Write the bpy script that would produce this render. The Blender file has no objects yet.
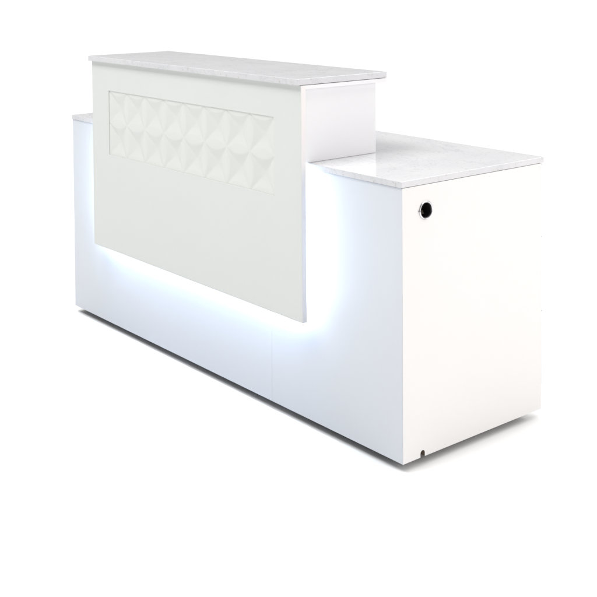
import bpy, bmesh, math
from mathutils import Matrix, Vector
S = bpy.context.scene
C = S.collection

# ---------------------------------------------------------------- camera
cam_d = bpy.data.cameras.new('camera')
cam = bpy.data.objects.new('camera', cam_d); C.objects.link(cam)
S.camera = cam
yaw, pitch, roll = 0.88578, -0.03407, -0.00667
fw = Vector((-math.sin(yaw)*math.cos(pitch), math.cos(yaw)*math.cos(pitch), math.sin(pitch)))
rt = Vector((math.cos(yaw), math.sin(yaw), 0)); up = rt.cross(fw)
r2 = rt*math.cos(roll) + up*math.sin(roll); u2 = -rt*math.sin(roll) + up*math.cos(roll)
m = Matrix((r2, u2, -fw)).transposed().to_4x4()
m.translation = Vector((3.88104, -2.02648, 1.31546))
cam.matrix_world = m
cam_d.sensor_width = 36
cam_d.lens = 1089.09/597*36
cam_d.shift_x = (298.5-296.28)/597
cam_d.shift_y = (9.70-298.5)/597          # a view camera's falling front: level lens, frame slid down
cam_d.clip_start = 0.05
cam_d.clip_end = 2000
S.render.resolution_x = 1024; S.render.resolution_y = 1024

# ---------------------------------------------------------------- light
w = bpy.data.worlds.new('World'); S.world = w; w.use_nodes = True
bg = w.node_tree.nodes['Background']
bg.inputs['Color'].default_value = (1.0, 1.0, 1.0, 1)
bg.inputs['Strength'].default_value = 0.34
sd = bpy.data.lights.new('overhead_softbox', 'SUN')
sd.energy = 3.6; sd.angle = math.radians(85); sd.color = (1.0, 0.995, 0.985)
so = bpy.data.objects.new('overhead_softbox', sd); C.objects.link(so)
so.location = (0, 0, 5)
so.rotation_euler = Vector((-0.04, 0.42, 1)).to_track_quat('Z', 'Y').to_euler()
ad = bpy.data.lights.new('side_softbox', 'AREA')
ad.shape = 'RECTANGLE'; ad.size = 2.2; ad.size_y = 2.0; ad.energy = 80; ad.color = (1.0, 0.955, 0.935)
ao = bpy.data.objects.new('side_softbox', ad); C.objects.link(ao)
ao.location = (5.2, 1.9, 1.7)
ao.rotation_euler = (Vector(ao.location) - Vector((1.84, 0.3, 0.5))).to_track_quat('Z', 'Y').to_euler()
kd = bpy.data.lights.new('key_softbox', 'AREA')
kd.shape = 'RECTANGLE'; kd.size = 2.4; kd.size_y = 1.4; kd.energy = 150; kd.color = (1.0, 0.995, 0.98)
ko = bpy.data.objects.new('key_softbox', kd); C.objects.link(ko)
ko.location = (0.7, -1.95, 4.35)
ko.rotation_euler = (Vector(ko.location) - Vector((0.8, 0.0, 0.7))).to_track_quat('Z', 'Y').to_euler()

S.view_settings.view_transform = 'Standard'
S.view_settings.look = 'None'
S.view_settings.exposure = 0.0
S.view_settings.gamma = 1.0

# ---------------------------------------------------------------- materials
def mat(name, col, rough=0.4, metal=0.0, spec=0.5, coat=0.0):
    k = bpy.data.materials.new(name); k.use_nodes = True
    b = k.node_tree.nodes['Principled BSDF']
    b.inputs['Base Color'].default_value = (*col, 1)
    b.inputs['Roughness'].default_value = rough
    b.inputs['Metallic'].default_value = metal
    b.inputs['Specular IOR Level'].default_value = spec
    b.inputs['Coat Weight'].default_value = coat
    b.inputs['Coat Roughness'].default_value = 0.08
    return k
def add_mottle(k, amount, scale, bump=0.0, bscale=120.0):
    """faint unevenness of a sprayed or laminated board"""
    nt = k.node_tree; N = nt.nodes; L = nt.links; b = N['Principled BSDF']
    tc = N.new('ShaderNodeTexCoord')
    n = N.new('ShaderNodeTexNoise'); n.inputs['Scale'].default_value = scale; n.inputs['Detail'].default_value = 5
    L.new(tc.outputs['Object'], n.inputs['Vector'])
    col = b.inputs['Base Color'].default_value[:]
    r = N.new('ShaderNodeValToRGB')
    r.color_ramp.elements[0].position = 0.3; r.color_ramp.elements[1].position = 0.7
    r.color_ramp.elements[0].color = (col[0]*(1-amount), col[1]*(1-amount), col[2]*(1-amount), 1)
    r.color_ramp.elements[1].color = col
    L.new(n.outputs['Fac'], r.inputs['Fac']); L.new(r.outputs['Color'], b.inputs['Base Color'])
    mr = N.new('ShaderNodeMapRange'); mr.inputs['To Min'].default_value = b.inputs['Roughness'].default_value*0.85
    mr.inputs['To Max'].default_value = b.inputs['Roughness'].default_value*1.2
    L.new(n.outputs['Fac'], mr.inputs['Value']); L.new(mr.outputs['Result'], b.inputs['Roughness'])
    if bump:
        n2 = N.new('ShaderNodeTexNoise'); n2.inputs['Scale'].default_value = bscale; n2.inputs['Detail'].default_value = 2
        L.new(tc.outputs['Object'], n2.inputs['Vector'])
        bp = N.new('ShaderNodeBump'); bp.inputs['Strength'].default_value = bump; bp.inputs['Distance'].default_value = 0.0006
        L.new(n2.outputs['Fac'], bp.inputs['Height']); L.new(bp.outputs['Normal'], b.inputs['Normal'])

M_FASCIA = mat('eggshell_white_board', (0.60, 0.620, 0.600), 0.42); add_mottle(M_FASCIA, 0.02, 3, 0.25)
M_EDGE = mat('white_edge_banding', (0.68, 0.655, 0.65), 0.4)
M_BODY = mat('satin_white_laminate_blue_lit', (0.575, 0.60, 0.64), 0.34); add_mottle(M_BODY, 0.018, 2.5, 0.2, 90)  # white laminate of the front; the light strips' blue is put into its colour
M_SIDE = mat('white_laminate_warm_lit', (0.66, 0.651, 0.645), 0.34); add_mottle(M_SIDE, 0.012, 2.5, 0.2, 90)  # same white laminate on the ends, side light's warmth put into the colour
M_BOX = mat('white_laminate', (0.69, 0.69, 0.705), 0.34); add_mottle(M_BOX, 0.012, 2.5, 0.2, 90)
M_INNER = mat('raw_board_interior', (0.10, 0.085, 0.07), 0.8)
M_CHROME = mat('polished_chrome', (0.80, 0.80, 0.82), 0.12, 1.0)
M_RING = mat('brushed_nickel', (0.60, 0.60, 0.62), 0.2, 1.0)
M_BLACK = mat('black_plastic', (0.012, 0.011, 0.012), 0.35)
M_FOOT = mat('grey_glide_plastic', (0.25, 0.25, 0.25), 0.5)
M_FLOOR = mat('white_studio_floor', (0.755, 0.755, 0.755), 0.9, spec=0.0)

def marble(name, base):
    k = mat(name, base, 0.13, spec=0.35)
    nt = k.node_tree; N = nt.nodes; L = nt.links; b = N['Principled BSDF']
    tc = N.new('ShaderNodeTexCoord')
    # soft cloudy ground
    c = N.new('ShaderNodeTexNoise'); c.inputs['Scale'].default_value = 7; c.inputs['Detail'].default_value = 6
    L.new(tc.outputs['Object'], c.inputs['Vector'])
    cr = N.new('ShaderNodeValToRGB')
    cr.color_ramp.elements[0].position = 0.33; cr.color_ramp.elements[1].position = 0.62
    cr.color_ramp.elements[0].color = (base[0]*0.94, base[1]*0.945, base[2]*0.95, 1)
    cr.color_ramp.elements[1].color = (*base, 1)
    L.new(c.outputs['Fac'], cr.inputs['Fac'])
    # thin wandering veins: the zero line of a warped noise
    v = N.new('ShaderNodeTexNoise'); v.inputs['Scale'].default_value = 2.6; v.inputs['Detail'].default_value = 7
    v.inputs['Distortion'].default_value = 1.3; v.inputs['Roughness'].default_value = 0.6
    L.new(tc.outputs['Object'], v.inputs['Vector'])
    s = N.new('ShaderNodeMath'); s.operation = 'SUBTRACT'; s.inputs[1].default_value = 0.5
    a = N.new('ShaderNodeMath'); a.operation = 'ABSOLUTE'
    L.new(v.outputs['Fac'], s.inputs[0]); L.new(s.outputs[0], a.inputs[0])
    vr = N.new('ShaderNodeValToRGB')
    vr.color_ramp.elements[0].position = 0.0; vr.color_ramp.elements[1].position = 0.014
    vr.color_ramp.elements[0].color = (0.20, 0.20, 0.20, 1); vr.color_ramp.elements[1].color = (0, 0, 0, 1)
    L.new(a.outputs[0], vr.inputs['Fac'])
    # small darker flecks
    f = N.new('ShaderNodeTexNoise'); f.inputs['Scale'].default_value = 95; f.inputs['Detail'].default_value = 3
    L.new(tc.outputs['Object'], f.inputs['Vector'])
    fr = N.new('ShaderNodeValToRGB')
    fr.color_ramp.elements[0].position = 0.60; fr.color_ramp.elements[1].position = 0.74
    fr.color_ramp.elements[0].color = (0, 0, 0, 1); fr.color_ramp.elements[1].color = (0.55, 0.55, 0.55, 1)
    L.new(f.outputs['Fac'], fr.inputs['Fac'])
    m1 = N.new('ShaderNodeMix'); m1.data_type = 'RGBA'; m1.inputs['B'].default_value = (0.27, 0.27, 0.29, 1)
    L.new(vr.outputs['Color'], m1.inputs['Factor']); L.new(cr.outputs['Color'], m1.inputs['A'])
    m2 = N.new('ShaderNodeMix'); m2.data_type = 'RGBA'; m2.inputs['B'].default_value = (0.34, 0.31, 0.28, 1)
    L.new(fr.outputs['Color'], m2.inputs['Factor']); L.new(m1.outputs['Result'], m2.inputs['A'])
    L.new(m2.outputs['Result'], b.inputs['Base Color'])
    return k
M_STONE = marble('white_veined_quartz', (0.565, 0.565, 0.58))

def emitter(name, col, strength):
    k = bpy.data.materials.new(name); k.use_nodes = True
    N = k.node_tree.nodes; N.clear()
    e = N.new('ShaderNodeEmission'); o = N.new('ShaderNodeOutputMaterial')
    e.inputs['Color'].default_value = (*col, 1); e.inputs['Strength'].default_value = strength
    k.node_tree.links.new(e.outputs[0], o.inputs['Surface'])
    return k
M_LED = emitter('cool_white_led', (0.57, 0.735, 1.0), 92)

# ---------------------------------------------------------------- helpers
def box(bm, x0, x1, y0, y1, z0, z1):
    vs = [bm.verts.new((x, y, z)) for z in (z0, z1) for y in (y0, y1) for x in (x0, x1)]
    for f in ((0,2,3,1), (4,5,7,6), (0,1,5,4), (2,6,7,3), (0,4,6,2), (1,3,7,5)):
        bm.faces.new([vs[i] for i in f])
def obj(name, bm, material, parent=None, bevel=0.0, seg=2, smooth=False):
    bmesh.ops.recalc_face_normals(bm, faces=bm.faces[:])
    me = bpy.data.meshes.new(name); bm.to_mesh(me); bm.free()
    for k in (material if isinstance(material, list) else [material]): me.materials.append(k)
    o = bpy.data.objects.new(name, me); C.objects.link(o)
    if parent: o.parent = parent
    if smooth:
        for p in me.polygons: p.use_smooth = True
    if bevel:
        b = o.modifiers.new('bevel', 'BEVEL'); b.width = bevel; b.segments = seg
        b.limit_method = 'ANGLE'; b.angle_limit = math.radians(40)
        b.harden_normals = False
    return o
def boxo(name, dims, material, parent=None, bevel=0.0012, seg=2, ends=None):
    bm = bmesh.new(); box(bm, *dims)
    if ends:                                   # the banded end faces of a board
        bm.normal_update()
        for f in bm.faces: f.material_index = 1 if abs(f.calc_center_median().x - dims[1]) < 1e-5 else 0
        material = [material, ends]
    return obj(name, bm, material, parent, bevel, seg)
def revolve_x(bm, prof, cy, cz, n=48):
    """closed profile of (x, r) turned round an axis along x"""
    rings = []
    for k in range(n):
        a = 2*math.pi*k/n
        rings.append([bm.verts.new((x, cy + r*math.cos(a), cz + r*math.sin(a))) for x, r in prof])
    for k in range(n):
        A, B = rings[k], rings[(k+1) % n]
        for i in range(len(prof)):
            j = (i+1) % len(prof)
            bm.faces.new((A[i], A[j], B[j], B[i]))

# ---------------------------------------------------------------- setting
GAP = 0.024                                   # height of the levelling glides
bm = bmesh.new()
vs = [bm.verts.new(p) for p in ((-400,-400,-GAP), (400,-400,-GAP), (400,400,-GAP), (-400,400,-GAP))]
bm.faces.new(vs)
floor = obj('floor', bm, M_FLOOR); floor['kind'] = 'structure'

# ---------------------------------------------------------------- the desk
desk = bpy.data.objects.new('reception_desk', None); C.objects.link(desk)
desk.location = (0, 0, -GAP)
desk['label'] = 'white two-level reception desk with pale stone tops and a backlit patterned front panel'
desk['category'] = 'reception desk'
ROOT = bpy.data.objects.new('tmp', None)
parts = []
def P(o, label=None):
    """hang a part built in world coordinates on the desk (its base sits GAP lower)"""
    o.parent = desk; o.location.z += GAP
    if label: o['label'] = label
    return o

W, D, H, HS = 1.8383, 0.5951, 0.760, 0.0171
HB = H - HS                                    # underside of the lower stone top
T = 0.018
SEAM = 1.2715
YB = 0.583                                     # back of the carcass; drawer fronts stand behind it
HP = HB - 0.0011                               # shadow line under the stone
# lower front, in two boards meeting at a seam
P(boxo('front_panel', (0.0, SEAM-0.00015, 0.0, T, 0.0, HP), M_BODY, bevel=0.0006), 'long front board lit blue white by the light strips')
def board(pts):
    bm = bmesh.new()
    lo = [bm.verts.new((x, y, 0.0)) for x, y in pts]; hi = [bm.verts.new((x, y, HP)) for x, y in pts]
    bm.faces.new(lo); bm.faces.new(hi)
    for i in range(len(pts)):
        j = (i+1) % len(pts); bm.faces.new((lo[i], lo[j], hi[j], hi[i]))
    return bm
# the right corner is mitred
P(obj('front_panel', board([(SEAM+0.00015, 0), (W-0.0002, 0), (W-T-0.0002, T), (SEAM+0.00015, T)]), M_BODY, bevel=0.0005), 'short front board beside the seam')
P(boxo('side_panel', (0.0, T, T, YB, 0.0, HP), M_SIDE), 'left end panel')
# right end panel: bored for the cable grommet and notched for a cable at the floor
side = obj('side_panel', board([(W-T, T), (W, 0), (W, YB), (W-T, YB)]), M_SIDE)
GY, GZ = 0.0895, 0.6722
cut = bmesh.new(); revolve = []
ring = []
for x in (W-T-0.01, W+0.01):
    ring.append([cut.verts.new((x, GY+0.0228*math.cos(2*math.pi*k/48), GZ+0.0228*math.sin(2*math.pi*k/48))) for k in range(48)])
for k in range(48): cut.faces.new((ring[0][k], ring[0][(k+1)%48], ring[1][(k+1)%48], ring[1][k]))
cut.faces.new(ring[0]); cut.faces.new(ring[1][::-1])
ny0, ny1, nh = 0.0665, 0.0830, 0.0185
arch = [(ny0, -0.01), (ny1, -0.01)]
cyn, rr = (ny0+ny1)/2, (ny1-ny0)/2
arch += [(cyn + rr*math.cos(math.pi*k/16), nh-rr + rr*math.sin(math.pi*k/16)) for k in range(17)]
ring = [[cut.verts.new((x, a, b)) for a, b in arch] for x in (W-T-0.01, W+0.01)]
n = len(arch)
for k in range(n): cut.faces.new((ring[0][k], ring[0][(k+1)%n], ring[1][(k+1)%n], ring[1][k]))
cut.faces.new(ring[0]); cut.faces.new(ring[1][::-1])
cutter = obj('cutter', cut, M_SIDE)
bo = side.modifiers.new('bore', 'BOOLEAN'); bo.object = cutter; bo.operation = 'DIFFERENCE'; bo.solver = 'EXACT'
bpy.context.view_layer.update()
me = bpy.data.meshes.new_from_object(side.evaluated_get(bpy.context.evaluated_depsgraph_get()))
side.modifiers.clear(); side.data = me; me.name = 'side_panel'
bpy.data.objects.remove(cutter)
me.materials.append(mat('raw_chipboard_edge', (0.13, 0.095, 0.065), 0.85))
for p in me.polygons:
    if abs(p.normal.x) < 0.5 and W-T < p.center.x < W and p.center.z > 0.0005 and p.center.z < 0.74 and T+0.002 < p.center.y < YB-0.002:
        p.material_index = len(me.materials)-1
bv = side.modifiers.new('bevel', 'BEVEL'); bv.width = 0.0005; bv.segments = 2; bv.limit_method = 'ANGLE'; bv.angle_limit = math.radians(40)
P(side, 'right end panel bored for a cable grommet')
# grommet: chrome flange, black sleeve and swivelled-open flap inside
gm = bmesh.new()
revolve_x(gm, [(W, 0.0226), (W, 0.0258), (W+0.0012, 0.0260), (W+0.0028, 0.0247), (W+0.0030, 0.0228), (W+0.0020, 0.0212), (W-0.004, 0.0210), (W-0.004, 0.0226)], GY, GZ)
grom = obj('cable_grommet', gm, M_RING, smooth=True); grom.data.set_sharp_from_angle(angle=math.radians(35)); P(grom)
gm = bmesh.new()
revolve_x(gm, [(W-0.001, 0.0209), (W-0.030, 0.0209), (W-0.030, 0.0001), (W-0.0285, 0.0001), (W-0.0285, 0.0198), (W-0.001, 0.0198)], GY, GZ)
sl = obj('sleeve', gm, M_BLACK, smooth=False); sl.parent = grom
gm = bmesh.new()                               # cap hinged half open at the lower rim
box(gm, W-0.020, W-0.0185, GY-0.011, GY+0.011, GZ-0.015, GZ-0.004)
bmesh.ops.rotate(gm, verts=gm.verts[:], cent=(W-0.019, GY, GZ-0.012), matrix=Matrix.Rotation(math.radians(-28), 3, 'Y'))
fl = obj('flap', gm, mat('dark_brown_plastic', (0.06, 0.045, 0.035), 0.3)); fl.parent = grom
gm = bmesh.new()
revolve_x(gm, [(W+0.0002, 0.0001), (W+0.0002, 0.0024), (W+0.0050, 0.0021), (W+0.0050, 0.0001)], GY-0.0262, GZ+0.0005, 16)
nb = obj('latch', gm, M_FOOT, smooth=False); nb.parent = grom

# back of the desk: knee space on the left, drawer pedestal on the right
P(boxo('modesty_panel', (T, 1.30, 0.22, 0.22+T, 0.0, HP), M_BOX))
P(boxo('pedestal_panel', (1.30, 1.30+T, T, YB, 0.0, HP), M_BOX))
P(boxo('plinth', (1.30+T, W-T, YB-0.05, YB-0.05+T, 0.0, 0.072), M_BOX))
P(boxo('pedestal_floor', (1.30+T, W-T, 0.10, YB-0.001, 0.076, 0.094), M_INNER))
for a, b in ((0.0735, 0.2955), (0.2985, 0.5195), (0.5225, HB-0.004)):
    fr = P(boxo('drawer_front', (1.302, W-0.0006, YB+0.0004, D-0.001, a, b), M_BOX, bevel=0.0012))
    h = boxo('handle', (1.52, 1.66, D-0.001, D+0.018, b-0.045, b-0.037), M_CHROME, bevel=0.002)
    h.parent = fr
# lower stone top
tb = bmesh.new(); box(tb, -0.0006, W+0.0006, -0.0037, D, HB, H)
P(obj('countertop', tb, M_STONE, bevel=0.0012), 'lower pale veined stone top')

# levelling glides
for x in (0.05, 0.62, 1.22, W-0.06):
    for y in (0.07, YB-0.08):
        if y > 0.3 and x == 0.62: continue
        gb = bmesh.new()
        bmesh.ops.create_cone(gb, cap_ends=True, segments=24, radius1=0.018, radius2=0.014, depth=GAP,
                              matrix=Matrix.Translation((x, y, -GAP/2)))
        P(obj('foot', gb, M_FOOT))

# ---- raised transaction counter
A, B_, PF, Z0, Z1, ZT = 0.2439, 1.4747, 0.0450, 0.3005, 0.9914, 1.0096
TP = 0.0176
BX0, BX1, BR = A + 0.020, 1.4532, 0.2695
SUB = 0.0135
P(boxo('counter_side', (BX1-T, BX1, -PF+TP+0.0004, BR, H+0.0003, Z1-SUB), M_BOX), 'right cheek of the raised counter')
P(boxo('counter_side', (BX0, BX0+T, -PF+TP+0.0004, BR, H+0.0003, Z1-SUB), M_BOX), 'left cheek of the raised counter')
P(boxo('counter_front', (BX0+T, BX1-T, 0.0015, 0.0015+T, H, Z1-SUB), M_BOX))
P(boxo('counter_shelf', (BX0+T, BX1-T, 0.0015+T, BR-0.01, H+0.001, H+0.013), M_BOX))
P(boxo('top_board', (BX0-0.001, B_-0.0030, -PF+TP, 0.2988, Z1-SUB, Z1-0.0013), M_BOX, bevel=0.001))
tb = bmesh.new(); box(tb, A-0.0071, B_-0.0022, -PF-0.0122, 0.2993, Z1, ZT)
P(obj('countertop', tb, M_STONE, bevel=0.0014), 'upper pale veined stone top')
# mounting rails that hold the front panel off the desk
for x in (0.50, 0.86, 1.20):
    P(boxo('mounting_rail', (x-0.03, x+0.03, -PF+TP, -0.0002, Z0+0.12, HB-0.03), M_BOX, bevel=0.001))
P(boxo('mounting_batten', (BX0+T+0.002, BX1-T-0.002, -PF+TP, 0.0013, 0.83, Z1-SUB-0.002), M_BOX, bevel=0.001))

# ---- overhanging front panel with a sunk ornamental inset
RX0, RX1, RZ0, RZ1 = 0.3655, 1.3455, 0.6532, 0.8880
fy, by, ry = -PF, -PF+TP, -PF+0.0168
fb = bmesh.new()
xs = (A, RX0, RX1, B_); zs = (Z0, RZ0, RZ1, Z1-0.0008)
F = {(i, k): fb.verts.new((xs[i], fy, zs[k])) for i in range(4) for k in range(4)}
R = {(i, k): fb.verts.new((xs[i], ry, zs[k])) for i in (1, 2) for k in (1, 2)}
Bk = {(i, k): fb.verts.new((xs[i], by, zs[k])) for i in range(4) for k in range(4)}
for i in range(3):
    for k in range(3):
        if (i, k) != (1, 1): fb.faces.new((F[i,k], F[i+1,k], F[i+1,k+1], F[i,k+1]))
        fb.faces.new((Bk[i,k+1], Bk[i+1,k+1], Bk[i+1,k], Bk[i,k]))
lp = [(1,1), (2,1), (2,2), (1,2)]
for q in range(4):
    a, b = lp[q], lp[(q+1) % 4]
    fb.faces.new((F[a], R[a], R[b], F[b]))
fb.faces.new([R[q] for q in lp])
for i in range(3):
    fb.faces.new((F[i,0], Bk[i,0], Bk[i+1,0], F[i+1,0])); fb.faces.new((F[i+1,3], Bk[i+1,3], Bk[i,3], F[i,3]))
for k in range(3):
    fb.faces.new((F[0,k+1], Bk[0,k+1], Bk[0,k], F[0,k])); fb.faces.new((F[3,k], Bk[3,k], Bk[3,k+1], F[3,k+1]))
bmesh.ops.recalc_face_normals(fb, faces=fb.faces[:])
for f in fb.faces: f.material_index = 1 if abs(f.normal.x) > 0.9 and abs(f.calc_center_median().x - B_) < 1e-4 else 0
fas = P(obj('fascia_panel', fb, [M_FASCIA, M_EDGE], bevel=0.0009), 'overhanging front panel with a sunk ornamental band')

# the inset: 8 x 2 cells, almond petals along the cell edges round a four-sided hollow
def relief(u, v):
    """u, v in -1..1 inside one cell; height in metres towards the viewer"""
    au, av = abs(u), abs(v)
    e, hp = 1.0, 0.0
    for a, t in ((au, v), (av, u)):            # the edge at a = 1, position t along it
        lim = 0.30*(1-t*t)                     # how far the almond petal reaches in from this edge
        d = 1-a
        if d <= lim and lim > 1e-6:
            q = d/lim
            hp = max(hp, 0.0013*math.sqrt(1-q*q)*min(1.0, 3*(1-t*t)))
            e = 0.0
        else:
            e = min(e, (d-lim)/(1-lim))
    return hp - 0.0115*(1-(1-e)**1.5)
NX, NZ, R_ = 8, 2, 40
g = 0.0003
ib = bmesh.new()
nx, nz = NX*R_, NZ*R_
grid = []
base = ry - 0.0098 + 0.0040
for k in range(nz+1):
    row = []
    for i in range(nx+1):
        cu = (i/R_) % 1.0*2-1 if i < nx else 1.0
        cv = (k/R_) % 1.0*2-1 if k < nz else 1.0
        hh = relief(cu, cv)
        x = RX0+g + (RX1-RX0-g+0.0008)*i/nx; z = RZ0-0.0008 + (RZ1-RZ0-g+0.0008)*k/nz
        row.append(ib.verts.new((x, -PF + 0.0040 - hh*1.0, z)))
    grid.append(row)
for k in range(nz):
    for i in range(nx):
        ib.faces.new((grid[k][i], grid[k][i+1], grid[k+1][i+1], grid[k+1][i]))
# skirt back to the bottom of the recess
def skirt(vs):
    lo = [ib.verts.new((v.co.x, ry-0.0002, v.co.z)) for v in vs]
    for a in range(len(vs)-1): ib.faces.new((vs[a], lo[a], lo[a+1], vs[a+1]))
skirt(grid[0]); skirt(grid[-1][::-1]); skirt([r[-1] for r in grid]); skirt([r[0] for r in grid][::-1])
M_RELIEF = mat('white_relief_board', (0.615, 0.630, 0.606), 0.38)
ins = obj('ornamental_inset', ib, M_RELIEF, smooth=True)
ins.data.set_sharp_from_angle(angle=math.radians(50))
ins.parent = fas

# ---- light strips on the back of the panel
ly0, ly1 = by+0.0003, by+0.0100
IN = 0.028; TH = 0.012
def strip(dims):
    o = boxo('light_strip', dims, M_LED, bevel=0); P(o); return o
strip((B_-IN-TH, B_-IN, ly0, ly1, Z0+IN, HB-0.01))
strip((A+IN, A+IN+TH, ly0, ly1, Z0+IN, HB-0.01))
strip((A+IN+TH+0.001, B_-IN-TH-0.001, ly0, ly1, Z0+IN, Z0+IN+TH))
bpy.data.objects.remove(ROOT)
